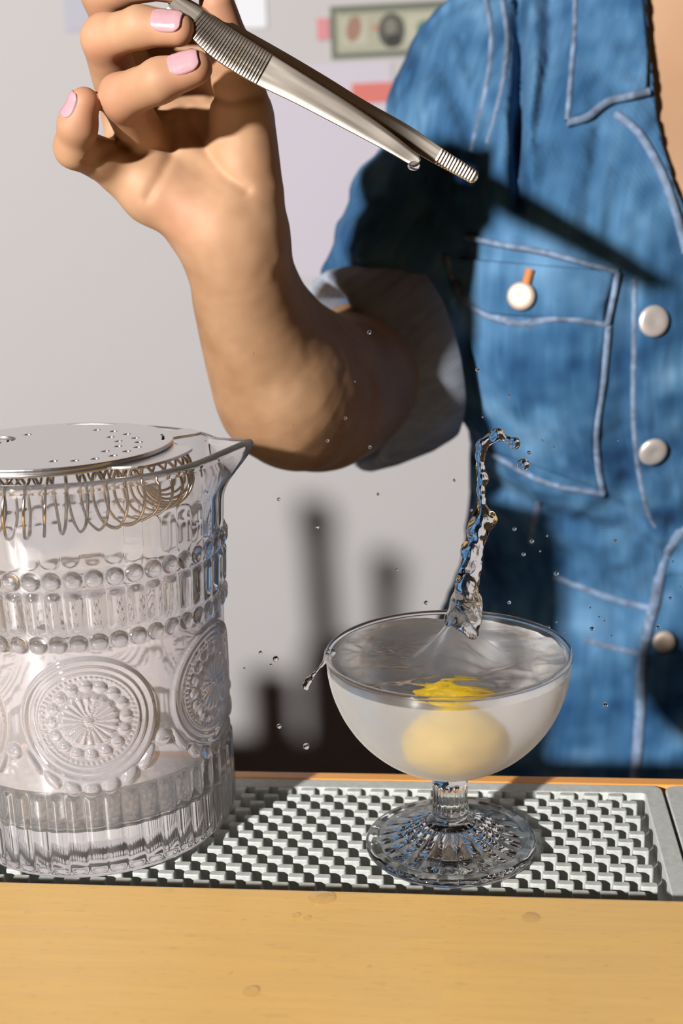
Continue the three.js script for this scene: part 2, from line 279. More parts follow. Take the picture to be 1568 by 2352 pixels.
// ------------------------------------------------------------------ rubber bar mats
{
  const PX = 0.01068, PZ = 0.00675, PH = 0.0107, rows = 14, z12 = 0.0271;
  const pegGeo = (() => {
    const s = new THREE.Shape(), w = 0.00295, d = 0.00135, r = 0.0008;
    s.moveTo(-w + r, -d); s.lineTo(w - r, -d); s.quadraticCurveTo(w, -d, w, -d + r); s.lineTo(w, d - r); s.quadraticCurveTo(w, d, w - r, d); s.lineTo(-w + r, d); s.quadraticCurveTo(-w, d, -w, d - r); s.lineTo(-w, -d + r); s.quadraticCurveTo(-w, -d, -w + r, -d);
    return new THREE.ExtrudeGeometry(s, { depth: PH - 0.0005, bevelEnabled: true, bevelThickness: 0.0005, bevelSize: 0.0004, bevelSegments: 2, curveSegments: 3 }).rotateX(-Math.PI / 2).translate(0, WELL + 0.0004, 0);
  })();
  planarUV(pegGeo, (x, y, z) => x * 20 + y * 7, (x, y, z) => z * 20 + y * 9);
  function mat(x0, x1, label, first, columns, single) {
    const zb = -0.0566, zf = LEDGE_Z - 0.0008, t = thing('bar_mat', label, 'bar mat', V((x0 + x1) / 2, WELL, 0), 'rubber mats in the bar well');
    const rr = (s, a, b, c, d, r) => { s.moveTo(a + r, c); s.lineTo(b - r, c); s.quadraticCurveTo(b, c, b, c + r); s.lineTo(b, d - r); s.quadraticCurveTo(b, d, b - r, d); s.lineTo(a + r, d); s.quadraticCurveTo(a, d, a, d - r); s.lineTo(a, c + r); s.quadraticCurveTo(a, c, a + r, c); return s; };
    const outer = rr(new THREE.Shape(), x0, x1, -zf, -zb, 0.005); outer.holes.push(rr(new THREE.Path(), x0 + 0.0072, x1 - 0.0072, -zf + 0.006, -zb - 0.0068, 0.0025));
    const fr = new THREE.ExtrudeGeometry(outer, { depth: -WELL - 0.001, bevelEnabled: true, bevelThickness: 0.0005, bevelSize: 0.0005, bevelSegments: 2, curveSegments: 6 }).rotateX(-Math.PI / 2).translate(0, WELL + 0.0005, 0);
    part('border', planarUV(fr, (x, y) => x * 20 + y, (x, y, z) => z * 20 + y), M.rubber, t);
    part('base_sheet', planarUV(boxAt(x0 + 0.004, x1 - 0.004, WELL, WELL + 0.0012, zb + 0.004, zf - 0.004), (x) => x * 20, (x, y, z) => z * 20), M.rubber, t);
    const spots = [];
    for (let k = 0; k < rows; k++) { const z = z12 + (k - 11) * PZ; for (let j = 0; j < columns; j++) { const x = first + (k % 2 ? 0 : -PX / 2) - j * PX; if (x > x0 + 0.009 && x < x1 - 0.0078) spots.push([x, z]); } }
    spots.sort((a, b) => b[0] - a[0]);
    const rest = [];
    spots.forEach(([x, z], i) => {
      if (i < single) { const m = show(new THREE.Mesh(pegGeo, M.rubber)); m.name = 'peg'; m.position.set(x - t.position.x, -t.position.y, z); t.add(m); }
      else rest.push(pegGeo.clone().translate(x, 0, z));
    });
    if (rest.length) { const m = part('pegs', mergeGeometries(rest), M.rubber, t); m.userData.kind = 'stuff'; }
    return t;
  }
  mat(-0.40, 0.0929, 'grey rubber bar mat with staggered pegs under the coupe and the pitcher', 0.0776, 48, 300);
  mat(0.0953, 0.42, 'grey rubber bar mat lying right of the mat under the coupe', 0.0953 + 0.0107 * 30 - 0.008, 31, 60);
}

// ------------------------------------------------------------------ coupe glass, drink and lemon
{
  const RIM = 0.0848, RB = 0.0485, WT = 0.0012;
  const t = thing('coupe_glass', 'short stemmed coupe glass with a frosted bowl and a starburst foot', 'glass', V(0, 0, 0));
  const LOW = 0.0345;
  const bowlR = (h, R) => Math.sqrt(Math.max(0, R * R - (RIM - h) * (RIM - h) * (R * R) / ((RIM - LOW + 0.0008) ** 2)));
  // bowl wall: outer curve up, rounded lip, inner curve down
  const prof = [];
  const n = 44;
  for (let i = 0; i <= n; i++) { const a = (i / n) * Math.PI / 2 * 0.93 + Math.PI / 2 * 0.07; prof.push([RB * Math.sin(a), RIM - (RIM - LOW) * Math.cos(a)]); }
  const lip = [[RB + 0.0004, RIM + 0.0006], [RB + 0.0002, RIM + 0.0013], [RB - 0.0006, RIM + 0.0017], [RB - 0.0013, RIM + 0.0013], [RB - 0.0014, RIM + 0.0005]];
  const inn = []; for (let i = n; i >= 0; i--) { const a = (i / n) * Math.PI / 2; inn.push([(RB - WT) * Math.sin(a) + 1e-5, RIM - (RIM - LOW - WT) * Math.cos(a)]); }
  const all = [...prof, ...lip, ...inn];
  const bowl = part('bowl', revolve(all.length, around(128), (th, i) => all[i]), M.sheet, t, 'thin clear glass bowl');
  const fr = prof.map(([r, h]) => [r + 0.0003, h - 0.0001]).slice(0, n - 1);
  const rowsF = fr.map(([r, h]) => around(160).map((a) => { const w = 0.00008 * noise(Math.cos(a) * 20, h * 700, Math.sin(a) * 20); return V(Math.cos(a) * (r + w), h, Math.sin(a) * (r + w)); }));
  part('condensation', gridGeo(rowsF, true, false), M.frost, bowl, 'white frost of condensation on the bowl');
  // rim: clear rounded lip of solid glass
  part('rim', new THREE.TorusGeometry(RB - 0.0001, 0.00105, 12, 160).rotateX(Math.PI / 2).translate(0, RIM + 0.0008, 0), M.glass, t);
  // stem: fluted, with a collar
  const stem = [[0.0135, 0.0395], [0.0115, 0.0362], [0.0092, 0.0335], [0.0078, 0.031], [0.0072, 0.0285], [0.007, 0.025], [0.0069, 0.0215], [0.0074, 0.0185], [0.0078, 0.0165], [0.0074, 0.0145], [0.0088, 0.0125], [0.0105, 0.0108]];
  const sc = new THREE.CatmullRomCurve3(stem.map(([r, h]) => V(r, h, 0))).getPoints(60).reverse();
  part('stem', revolve(sc.length + 1, around(120), (th, i) => { if (i === 0) return [0.0002, sc[0].y]; const q = sc[i - 1], f = sstep(0.016, 0.02, q.y) * (1 - sstep(0.0265, 0.03, q.y)); return [q.x * (1 + 0.035 * f * Math.cos(th * 18)), q.y]; }), M.glass, t);
  // foot: disc with pressed rays, relief on the upper face
  const FR = 0.0355, fp = [];
  for (let i = 0; i <= 8; i++) fp.push([lerp(0.0003, FR - 0.002, i / 8), 0.0004, 0]);
  fp.push([FR - 0.0006, 0.0006, 0], [FR, 0.0016, 0], [FR - 0.0001, 0.0027, 0], [FR - 0.0009, 0.0036, 0], [FR - 0.0022, 0.0038, 0]);
  for (let i = 0; i <= 40; i++) { const r = lerp(FR - 0.0036, 0.0085, i / 40), s = (FR - 0.0036 - r) / (FR - 0.012); fp.push([r, 0.0034 + 0.0085 * Math.pow(s, 1.7), 1]); }
  fp.push([0.006, 0.0125, 0], [0.0003, 0.0125, 0]);
  part('foot', revolve(fp.length, around(480), (th, i) => {
    const [r, h, k] = fp[i]; if (!k) return [r, h];
    const u = (r - 0.0085) / (FR - 0.0121), env = sstep(0, 0.12, u) * (1 - sstep(0.8, 0.97, u)), star = Math.abs(Math.sin(th * 11)), alt = Math.abs(Math.sin(th * 11 + Math.PI / 2));
    return [r, h + env * (0.0016 * Math.pow(star, 0.7) - 0.0008 + 0.0007 * Math.pow(alt, 6) * sstep(0.4, 0.6, u)) + 0.0006 * sstep(0.92, 1, u)];
  }), M.glass, t, 'clear glass foot with pressed starburst rays');

  // the drink: rough where it touches the frosted wall, smooth on top
  const drink = thing('cocktail', 'clear cocktail filling the coupe to its rim with a tall splash', 'drink', V(0, LOW, 0));
  const LV = RIM - 0.0022, Ri = RB - WT - 0.0006;
  const foot0 = at(1052, 1490, 0.4985);
  const cone = (x, z) => { const dx = x - foot0.x, dz = z - foot0.z, a = Math.atan2(dz, dx), q = Math.hypot(dx, dz) * (1 - 0.12 * Math.sin(a * 3 + 1) - 0.18 * noise(Math.cos(a) * 2.5, Math.sin(a) * 2.5, 4)); return 0.0215 * Math.exp(-Math.pow(q / 0.0098, 1.2)) - 0.0011 * Math.exp(-(((q - 0.02) / 0.005) ** 2)) + 0.0006 * Math.exp(-(((q - 0.029) / 0.004) ** 2)); };
  const wave = (x, z) => {
    const r = Math.hypot(x, z), a = Math.atan2(z, x), e = 1 - sstep(0.036, 0.046, r);
    return 0.0004 * Math.sin(r * 420 + noise(x * 90, z * 90, 3) * 3) * Math.exp(-r * 20) + 0.005 * fbm(x * 46, z * 100, 2.2, 4) * (0.35 + 0.65 * e) + 0.0016 * sstep(0.037, 0.0465, r) * (0.4 + 0.5 * noise(Math.cos(a) * 3, Math.sin(a) * 3, 8)) + cone(x, z);
  };
  const side = []; for (let i = 0; i <= 30; i++) { const a = (i / 30) * Math.acos(clamp((RIM - LV - 0.002) / (RIM - LOW - WT))); side.push([Math.max(2e-4, Ri * Math.sin(a)), RIM - (RIM - LOW - WT - 0.0006) * Math.cos(a)]); }
  const Rt = side[30][0] , top = []; for (let i = 0; i <= 110; i++) top.push(Rt * Math.pow(1 - i / 110.5, 0.85));
  const ang = around(200), A = side.map(([r, h]) => ang.map((a) => V(Math.cos(a) * r, h, Math.sin(a) * r)));
  const B = top.map((r) => ang.map((a) => { const x = Math.cos(a) * r, z = Math.sin(a) * r; return V(x, LV + wave(x, z), z); }));
  A[30] = B[0];
  const gA = gridGeo(A, true, false), gB = gridGeo(B, true, false);
  const body = mergeGeometries([gA, gB], true);
  part('liquid', body, [M.waterRough, M.water], drink);
  // splash column
  const S = (px, py, w, z = 0.497) => J(px, py, z, w * z / FPX / 2);
  const col = [S(1052, 1490, 30, 0.4985), S(1054, 1466, 54, 0.498), S(1061, 1428, 80), S(1068, 1385, 72), S(1070, 1345, 54), S(1073, 1308, 46), S(1081, 1265, 45), S(1095, 1222, 42), S(1108, 1195, 34), S(1106, 1172, 20), S(1105, 1148, 15), S(1103, 1125, 15), S(1108, 1100, 19), S(1104, 1075, 15), S(1102, 1045, 17), S(1106, 1022, 23), S(1122, 1008, 13), S(1143, 998, 19), S(1160, 1008, 7), S(1180, 1018, 25)];
  const bits = [[S(1128, 1192, 18), S(1112, 1196, 18)], [S(1040, 1490, 20), S(960, 1512, 16, 0.503)], [S(1075, 1480, 40), S(1125, 1505, 20)]];
  const splash = (p) => {
    let d = chain(p, col, 0.0022); for (const b of bits) d = smin(d, cap(p, b[0], b[1]), 0.006);
    d += (0.0013 * noise(p.x * 210, p.y * 110, p.z * 210) + 0.00045 * noise(p.x * 520, p.y * 330, p.z * 520)) * lerp(1, 0.6, sstep(0.125, 0.14, p.y));
    return Math.max(d, LV + wave(p.x, p.z) - 0.0007 - p.y);
  };
  part('splash', surfaceNets(splash, V(-0.03, 0.0788, -0.05), V(0.05, 0.178, 0.03), 0.00055), M.water, drink, 'twisting column of clear liquid thrown up from the glass');

  // lemon
  const lc = V(0.0025, 0.0585, 0.016), lg = new THREE.SphereGeometry(1, 48, 32);
  { const p = lg.attributes.position; for (let i = 0; i < p.count; i++) { const x = p.getX(i), y = p.getY(i), z = p.getZ(i), k = 1 + 0.07 * noise(x * 2, y * 2, z * 2) + 0.012 * noise(x * 14, y * 14, z * 14); p.setXYZ(i, x * k * 0.0175, y * k * 0.0145, z * k * 0.0165); } lg.computeVertexNormals(); }
  solo('lemon', lg, M.lemon, 'round yellow lemon piece sinking inside the frosted coupe', 'lemon', lc);

  // drops in the air
  const drop = new THREE.IcosahedronGeometry(1, 3);
  const list = [[1096, 849, 6], [1169, 909, 5], [1169, 939, 3], [1201, 1067, 17], [1214, 1040, 6], [1246, 1012, 4], [1272, 1027, 4], [1082, 1172, 4, 0.54], [1181, 1215, 6, 0.53], [1202, 1273, 6, 0.53], [1221, 1243, 6, 0.54], [1240, 1266, 3], [1277, 1317, 7, 0.53], [1169, 1384, 5], [1413, 1243, 5], [978, 1384, 6, 0.53], [911, 1309, 4, 0.54], [728, 1211, 6, 0.53], [640, 1147, 5, 0.53], [598, 1499, 5, 0.52], [633, 1513, 8], [641, 1668, 7], [703, 1714, 9], [1390, 1619, 7], [1359, 1444, 6], [1258, 1441, 6, 0.53], [1277, 1429, 3], [1294, 1453, 3], [1376, 1417, 3], [1388, 1426, 3], [1404, 1460, 3], [1545, 1290, 3], [1562, 1348, 3], [1539, 1374, 5], [1511, 1441, 6], [793, 960, 5, 0.53], [849, 1027, 5, 0.53], [752, 1012, 5, 0.53], [815, 876, 2.5], [584, 812, 2.5], [675, 978, 2.5], [1419, 1012, 2.5], [848, 763, 6, 0.54], [1383, 1216, 2.5], [1355, 1396, 3], [622, 1527, 3.5], [868, 1135, 4, 0.54], [1043, 1103, 4, 0.53], [561, 1535, 3], [1256, 1231, 3], [1108, 958, 3]];
  const place = (x, y) => x < 720 && y > 1100 ? ['tiny drop in the air between the glass pitcher and the coupe', 'drops between pitcher and coupe'] : x < 900 && y < 1100 ? ['tiny drop in the air in front of the bare forearm and rolled cuff', 'drops in front of the forearm']
    : y < 1060 ? ['tiny drop in the air in front of the denim chest pocket', 'drops in front of the pocket'] : x > 1340 ? ['tiny drop in the air in front of the lower denim front', 'drops in front of the lower shirt']
      : x > 1140 ? ['tiny drop in the air above the coupe rim against shaded denim', 'drops over the coupe rim'] : ['tiny drop in the air against the pale wall beside the splash column', 'drops beside the splash'];
  for (const [x, y, r, z = 0.5] of list) {
    const big = r > 12, k = 0.85 * r * z / FPX, m = solo('water_drop', drop, M.water, big ? 'largest round drop falling beside the tip of the splash column' : place(x, y)[0], 'drop', at(x, y, z), big ? undefined : place(x, y)[1]);
    m.scale.set(k, k * (0.95 + 0.15 * rnd()), k);
  }
  const tail = [S(757, 1500, 27, 0.5), S(751, 1510, 15, 0.5), S(738, 1528, 5, 0.5), S(720, 1549, 6, 0.5), S(709, 1562, 14, 0.5), S(702, 1577, 19, 0.5)];
  solo('water_drop', surfaceNets((p) => chain(p, tail, 0.0012) + 0.00015 * noise(p.x * 900, p.y * 900, p.z * 900), at(690, 1600, 0.502).add(V(-0.004, -0.004, -0.006)), at(765, 1495, 0.498).add(V(0.004, 0.004, 0.006)), 0.0003), M.water, 'stretched drop hanging by a thread from the rim of the coupe', 'drop', V(0, 0, 0));
  // drops on the wooden ledge
  const dome = new THREE.SphereGeometry(1, 32, 12, 0, Math.PI * 2, 0, Math.PI / 2);
  for (const [x, y, w, hgt, big] of [[739, 2062, 66, 0.0011, 1], [678, 2104, 18, 0.001], [703, 2111, 17, 0.001], [574, 2279, 34, 0.0013, 2], [557, 2115, 8, 0.0006], [845, 2223, 9, 0.0007], [1218, 2108, 44, 0.0006, 3], [660, 2065, 6, 0.0005], [526, 2238, 9, 0.0006], [748, 2108, 5, 0.0004], [1389, 2221, 8, 0.0006]]) {
    const q = onY(x, y, LEDGE_Y), k = w * 0.46 / FPX / 2, m = solo('ledge_drop', dome, M.film, ['small round water drop lying on the yellow wood ledge', 'wide flat puddle on the wood ledge by the mat edge', 'oval water drop alone in the middle of the wood ledge', 'faint flat water spot on the ledge in front of the coupe foot'][big || 0], 'drop', q, big ? undefined : 'small drops on the wood ledge');
    m.scale.set(k, hgt, k * (big === 1 ? 0.85 : 1));
  }
}

// ------------------------------------------------------------------ mixing pitcher
const PIT = V(-0.1545, 0, -0.0204), PH = 0.1645;
{
  const t = thing('mixing_pitcher', 'pressed glass mixing pitcher with beads, flutes, round medallions and a pouring lip', 'pitcher', PIT);
  const SP = -6 * RAD; // direction of the spout, towards +x
  const face = Math.atan2(EYE.z - PIT.z, EYE.x - PIT.x), NB = 48, medal = face + 3 * RAD;
  const wrap = (a) => { a = (a + Math.PI) % (2 * Math.PI); return (a < 0 ? a + 2 * Math.PI : a) - Math.PI; };
  const Rout = (h) => 0.0576 + 0.0045 * sstep(0.05, PH, h) * (h / PH);
  const bump = (d, R, H) => (d < R ? H * Math.sqrt(1 - (d / R) ** 2) : 0);
  const ridge = (x, w, H) => H * Math.exp(-((x / w) ** 2));
  function relief(th, h) {
    const R = Rout(h), bA = wrap(th * NB - Math.floor(th * NB / (2 * Math.PI)) * 2 * Math.PI) / NB, s = bA * R; // arc from the nearest bead
    let d = 0;
    const fl = (a, b) => sstep(a, a + 0.004, h) * (1 - sstep(b - 0.004, b, h)), rib = Math.cos(bA * NB / 2);
    d += 0.0014 * rib * (fl(0.105, 0.1235) + 0.85 * fl(0.003, 0.0395) + 0.14 * fl(0.1315, 0.15));
    d = Math.max(d, bump(Math.hypot(s, h - 0.1272), 0.0035, 0.002), bump(Math.hypot(s, h - 0.1015), 0.0034, 0.0019));
    const m = wrap(th - medal), km = Math.round(m / (Math.PI / 3)), mx = wrap(m - km * Math.PI / 3) * R, my = h - 0.0695, r = Math.hypot(mx, my), a = Math.atan2(my, mx);
    // beads following the lower edges of the medallions
    const low = 0.0695 - Math.sqrt(Math.max(0, 0.0292 ** 2 - mx * mx)); if (h < 0.06) d = Math.max(d, bump(Math.hypot(s, h - Math.min(low, 0.0565)), 0.0033, 0.0018));
    if (r < 0.0275) {
      let k = ridge(r - 0.0252, 0.001, 0.0013) + ridge(r - 0.0222, 0.0008, 0.0008) + ridge(r - 0.0196, 0.0006, 0.0007);
      const seg = (n) => { const q = a * n / (2 * Math.PI); return (q - Math.round(q)) * 2 * Math.PI / n; };
      k = Math.max(k, bump(Math.hypot(seg(56) * 0.0181, r - 0.0181), 0.0008, 0.0006), bump(Math.hypot(seg(16) * 0.0144, r - 0.0144), 0.0024, 0.0012));
      if (r < 0.0118) k = Math.max(k, 0.0009 * (1 - sstep(0.0098, 0.0116, r)) * Math.sqrt(Math.abs(Math.cos(a * 10))) * sstep(0.0005, 0.003, r) + 0.0003);
      k = Math.max(k, bump(r, 0.0024, 0.0016));
      d = lerp(d, k, 1 - sstep(0.0262, 0.0272, r));
    }
    return d;
  }
  const rows = [], O = 380;
  rows.push([0.0002, 0.001, 0], [0.03, 0.001, 0], [0.048, 0.0006, 0], [0.0535, 0.0004, 0], [0.0556, 0.0009, 0], [0.0568, 0.0018, 0]);
  for (let i = 0; i <= O; i++) { const h = lerp(0.003, 0.1615, i / O); rows.push([Rout(h), h, 1]); }
  const rt = Rout(PH); rows.push([rt + 0.0006, 0.1628, 0], [rt + 0.0005, 0.1638, 0], [rt - 0.0003, 0.1648, 0], [rt - 0.0014, 0.1651, 0], [rt - 0.0026, 0.1647, 0], [rt - 0.0032, 0.1637, 0]);
  for (let i = 0; i <= 36; i++) { const h = lerp(0.1618, 0.024, i / 36); rows.push([Rout(h) - 0.0036, h, 0]); }
  rows.push([0.0525, 0.0212, 0], [0.05, 0.0196, 0], [0.046, 0.0186, 0], [0.03, 0.018, 0], [0.0002, 0.0178, 0]);
  const angs = []; { let a = 0; while (a < 2 * Math.PI - 1e-6) { const th = -a, dd = Math.abs(wrap(th - face)); angs.push(th); a += dd < 1.75 ? 0.5 * RAD : 1.5 * RAD; } }
  const g = revolve(rows.length, angs, (th, i) => {
    const [r, h, k] = rows[i], s = Math.abs(wrap(th - SP)), v = sstep(0.138, 0.1625, h), w = lerp(0.25, 0.42, v), q = Math.max(0, 1 - s / w), out = v * v * (0.003 * q + 0.0095 * Math.pow(q, 2.3));
    return [r + (k ? relief(th, h) * (1 - 0.9 * v * q) : 0) + out, h + 0.003 * v * v * Math.pow(q, 1.6)];
  });
  // condensation dulls the glass below the second row of beads
  const na = angs.length * 6, cutRow = rows.findIndex(([, h, k]) => k && h > 0.0985), inRow = rows.length - 1 - [...rows].reverse().findIndex(([, h, k]) => !k && h > 0.0985 && h < 0.15), total = g.index.count;
  const low = rows.findIndex(([, h, k]) => k && h > 0.0395); g.addGroup(0, low * na, 1); g.addGroup(low * na, (cutRow - low) * na, 0); g.addGroup(cutRow * na, (rows.length - 1 - cutRow) * na, 1); g.addGroup((rows.length - 1) * na, total - (rows.length - 1) * na, 1);
  part('body', g.translate(PIT.x, PIT.y, PIT.z), [M.pitcherFrost, M.pitcher], t);
}

// ------------------------------------------------------------------ strainer on the pitcher
{
  const HT = 0.1695, c = onY(118, 1021, HT), base = V(c.x, PH + 0.001, c.z);
  const t = thing('cocktail_strainer', 'steel spring strainer lying across the mouth of the glass pitcher', 'strainer', base);
  const local = (px, py) => { const q = onY(px, py, HT); return [q.x - c.x, -(q.z - c.z)]; };
  const RD = 0.0492, disc = new THREE.Shape(); disc.absarc(0, 0, RD, 0, 2 * Math.PI);
  const circ = (x, y, r) => { const h = new THREE.Path(); h.absellipse(x, y, r, r, 0, 2 * Math.PI, true); disc.holes.push(h); };
  for (const [X, Y] of [[165, 155], [580, 127], [680, 135], [760, 152], [812, 175], [832, 200], [825, 230], [662, 170], [710, 195], [708, 225], [632, 255], [760, 255], [678, 282], [570, 300], [448, 312], [320, 315]]) { const [x, y] = local(X / 2.613, 940 + Y / 2.613); if (Math.hypot(x, y) < RD - 0.003) circ(x, y, 0.002); }
  const slot = (a0, a1, r0, r1) => { const h = new THREE.Path(); h.absarc(0, 0, r1, a0, a1, false); h.absarc(0, 0, r0, a1, a0, true); h.closePath(); disc.holes.push(h); };
  slot(1.25, 1.75, 0.0445, 0.0463); slot(0.12, 0.42, 0.0445, 0.0463);
  { const [x, y] = local(-10, 1012); circ(x, y, 0.0085); }
  part('plate', new THREE.ExtrudeGeometry(disc, { depth: 0.0008, bevelEnabled: true, bevelThickness: 0.0004, bevelSize: 0.0004, bevelSegments: 2, curveSegments: 48 }).rotateX(-Math.PI / 2).translate(c.x, HT - 0.001, c.z), M.strainer, t, 'round perforated steel plate');
  part('side_wall', new THREE.CylinderGeometry(RD - 0.0008, RD, 0.0012, 96, 1, true).translate(c.x, HT - 0.0017, c.z), M.strainer, t);
  const fl = new THREE.Shape(), N = 200; for (let i = 0; i <= N; i++) { const a = i / N * 2 * Math.PI; let r = RD + 0.0006; for (const [m, w, e] of [[5.95, 0.5, 0.0095], [0.62, 0.17, 0.014], [2.5, 0.2, 0.010], [3.5, 0.2, 0.008]]) { let q = Math.abs(a - m); q = Math.min(q, 2 * Math.PI - q); r += e * sstep(w, w * 0.55, q); } fl[i ? 'lineTo' : 'moveTo'](Math.cos(a) * r, Math.sin(a) * r); }
  const hole = new THREE.Path(); hole.absarc(0, 0, RD - 0.004, 0, 2 * Math.PI, true); fl.holes.push(hole);
  part('flange', new THREE.ExtrudeGeometry(fl, { depth: 0.0006, bevelEnabled: true, bevelThickness: 0.0003, bevelSize: 0.0003, bevelSegments: 2, curveSegments: 64 }).rotateX(-Math.PI / 2).translate(c.x, HT - 0.0027, c.z), M.strainer, t, 'flat steel rim with resting tabs');
  const pts = [], L = 43, RC = 0.0462, rc = 0.0106; for (let i = 0; i <= L * 22; i++) { const u = i / (L * 22), a = -2.95 + u * 5.9, b = u * L * 2 * Math.PI, sq = 1 + 0.05 * Math.sin(a * 7); pts.push(V(c.x + Math.cos(a) * (RC + rc * Math.cos(b)), HT - 0.0148 + rc * 1.05 * sq * Math.sin(b), c.z - Math.sin(a) * (RC + rc * Math.cos(b)))); }
  part('spring', new THREE.TubeGeometry(new THREE.CatmullRomCurve3(pts), L * 26, 0.0006, 6), M.wire, t, 'coiled wire spring hanging inside the glass');
  const hd = new THREE.Shape(); hd.moveTo(-0.045, -0.011); hd.lineTo(-0.13, -0.008); hd.quadraticCurveTo(-0.145, 0, -0.13, 0.008); hd.lineTo(-0.045, 0.011);
  part('handle', new THREE.ExtrudeGeometry(hd, { depth: 0.0014, bevelEnabled: true, bevelThickness: 0.0004, bevelSize: 0.0004, bevelSegments: 2 }).rotateX(-Math.PI / 2).rotateY(-0.15).translate(c.x, HT - 0.0036, c.z), M.strainer, t);
}

// ------------------------------------------------------------------ bar tools standing left of the picture (they shade the wall)
{
  const c = V(-0.545, 0, 0.0);
  const jar = [[0.001, 0], [0.045, 0], [0.048, 0.004], [0.048, 0.101], [0.047, 0.105], [0.044, 0.103], [0.044, 0.008], [0.001, 0.006]];
  solo('tool_jar', new THREE.LatheGeometry(jar.map(([x, y]) => new THREE.Vector2(x, y)), 48), M.ceramic, 'brown ceramic tool jar standing on the bar mat', 'jar', c);
  const stick = (name, label, x, z, top, r, tilt) => {
    const pr = [[0.0005, 0], [r * 1.15, 0.003], [r * 1.2, 0.03], [r * 0.8, 0.06], [r * 0.8, top - 0.04], [r, top - 0.02], [r * 0.9, top - 0.004], [0.0005, top]];
    const m = solo(name, new THREE.LatheGeometry(pr.map(([a, b]) => new THREE.Vector2(a, b)), 24), M.darkWood, label, 'muddler', V(x, 0.0085, z)); m.rotation.z = tilt;
  };
  stick('muddler', 'long dark wooden muddler standing in the tool jar', c.x - 0.024, c.z, 0.247, 0.0165, 0.03);
  stick('muddler', 'short dark wooden muddler standing in the tool jar', c.x + 0.025, c.z + 0.005, 0.2, 0.015, -0.03);
  const jig = [[0.001, 0], [0.022, 0.0005], [0.023, 0.004], [0.021, 0.05], [0.022, 0.085], [0.0205, 0.085], [0.0195, 0.05], [0.001, 0.006]];
  solo('measuring_cup', new THREE.LatheGeometry(jig.map(([x, y]) => new THREE.Vector2(x, y)), 40), M.strainer, 'small steel measuring cup standing beside the tool jar', 'cup', V(c.x - 0.079, 0, c.z));
}

// ------------------------------------------------------------------ tweezers
{
  const t = thing('tweezers', 'long steel bar tweezers with ribbed grips held open above the coupe', 'tweezers', at(470, 70, 0.5));
  // a tine: sections along its length, [px, py, depth, width px]; the broad face looks at the camera, tilted by roll
  function tine(name, secs, thick, ribs, tilt, label) {
    const c = new THREE.CatmullRomCurve3(secs.map(([x, y, z]) => at(x, y, z))), W = new THREE.CatmullRomCurve3(secs.map(([, , z, w], i) => V(w * z / FPX, 0, i)));
    const n = 840, rows = [], L = c.getLength();
    for (let i = 0; i <= n; i++) {
      const u = i / n, q = c.getPointAt(u), tan = c.getTangentAt(u), toEye = EYE.clone().sub(q).normalize();
      let wv = new THREE.Vector3().crossVectors(toEye, tan).normalize(), nv = new THREE.Vector3().crossVectors(tan, wv).normalize();
      const a = tilt(u), w2 = wv.clone().multiplyScalar(Math.cos(a)).addScaledVector(nv, Math.sin(a)), n2 = nv.clone().multiplyScalar(Math.cos(a)).addScaledVector(wv, -Math.sin(a));
      let w = W.getPoint(c.getUtoTmapping(u)).x / 2; if (u > 0.985) w *= Math.sqrt(Math.max(0.02, 1 - ((u - 0.985) / 0.0152) ** 2));
      let rel = 0; for (const [u0, u1, cnt] of ribs) if (u > u0 && u < u1) rel = 0.00033 * Math.abs(Math.sin((u - u0) / (u1 - u0) * cnt * Math.PI)) ** 0.7;
      const h = thick / 2, row = [];
      for (const [x, y] of [[-1, -0.5], [-0.97, -1], [-0.5, -1], [0, -1], [0.5, -1], [0.97, -1], [1, -0.5], [1, 0.5], [0.95, 1], [0.5, 1], [0, 1], [-0.5, 1], [-0.95, 1], [-1, 0.5]]) row.push(q.clone().addScaledVector(w2, x * w).addScaledVector(n2, y * h + (y === 1 ? rel * (Math.abs(x) > 0.9 ? 0.35 : 1) : 0)));
      rows.push(row.reverse());
    }
    const g = gridGeo(rows, true, true), uv = new Float32Array(g.attributes.position.count * 2);
    for (let i = 0; i <= n; i++) for (let j = 0; j < 14; j++) { uv[(i * 14 + j) * 2] = j / 14 * 0.12; uv[(i * 14 + j) * 2 + 1] = i / n * L * 4; }
    g.setAttribute('uv', new THREE.BufferAttribute(uv, 2));
    return part(name, g, M.steel, t, label);
  }
  tine('tine', [[395, 5, 0.497, 40], [440, 42, 0.4965, 62], [500, 92, 0.496, 78], [560, 132, 0.4955, 80], [612, 163, 0.495, 76], [690, 206, 0.494, 66], [770, 252, 0.493, 58], [850, 300, 0.492, 48], [905, 335, 0.491, 38], [945, 363, 0.4905, 30], [962, 374, 0.49, 26]], 0.0012, [[0.1, 0.392, 27]], (u) => -0.2, 'ribbed steel arm turned to the camera');
  tine('tine', [[395, -6, 0.5, 40], [450, 30, 0.502, 50], [540, 78, 0.506, 48], [640, 134, 0.509, 48], [740, 194, 0.511, 50], [840, 256, 0.512, 48], [930, 310, 0.5125, 46], [1012, 362, 0.513, 38], [1060, 390, 0.513, 34], [1096, 412, 0.513, 30]], 0.0012, [[0.868, 0.992, 13]], (u) => -0.75 + 0.75 * sstep(0.55, 0.9, u), 'rear steel arm with a ribbed tip');
  solo('water_drop', new THREE.IcosahedronGeometry(0.0022, 3).scale(1.15, 0.85, 1), M.water, 'clear drop hanging from the tip of the front tweezer arm', 'drop', at(950, 381, 0.4895));
}

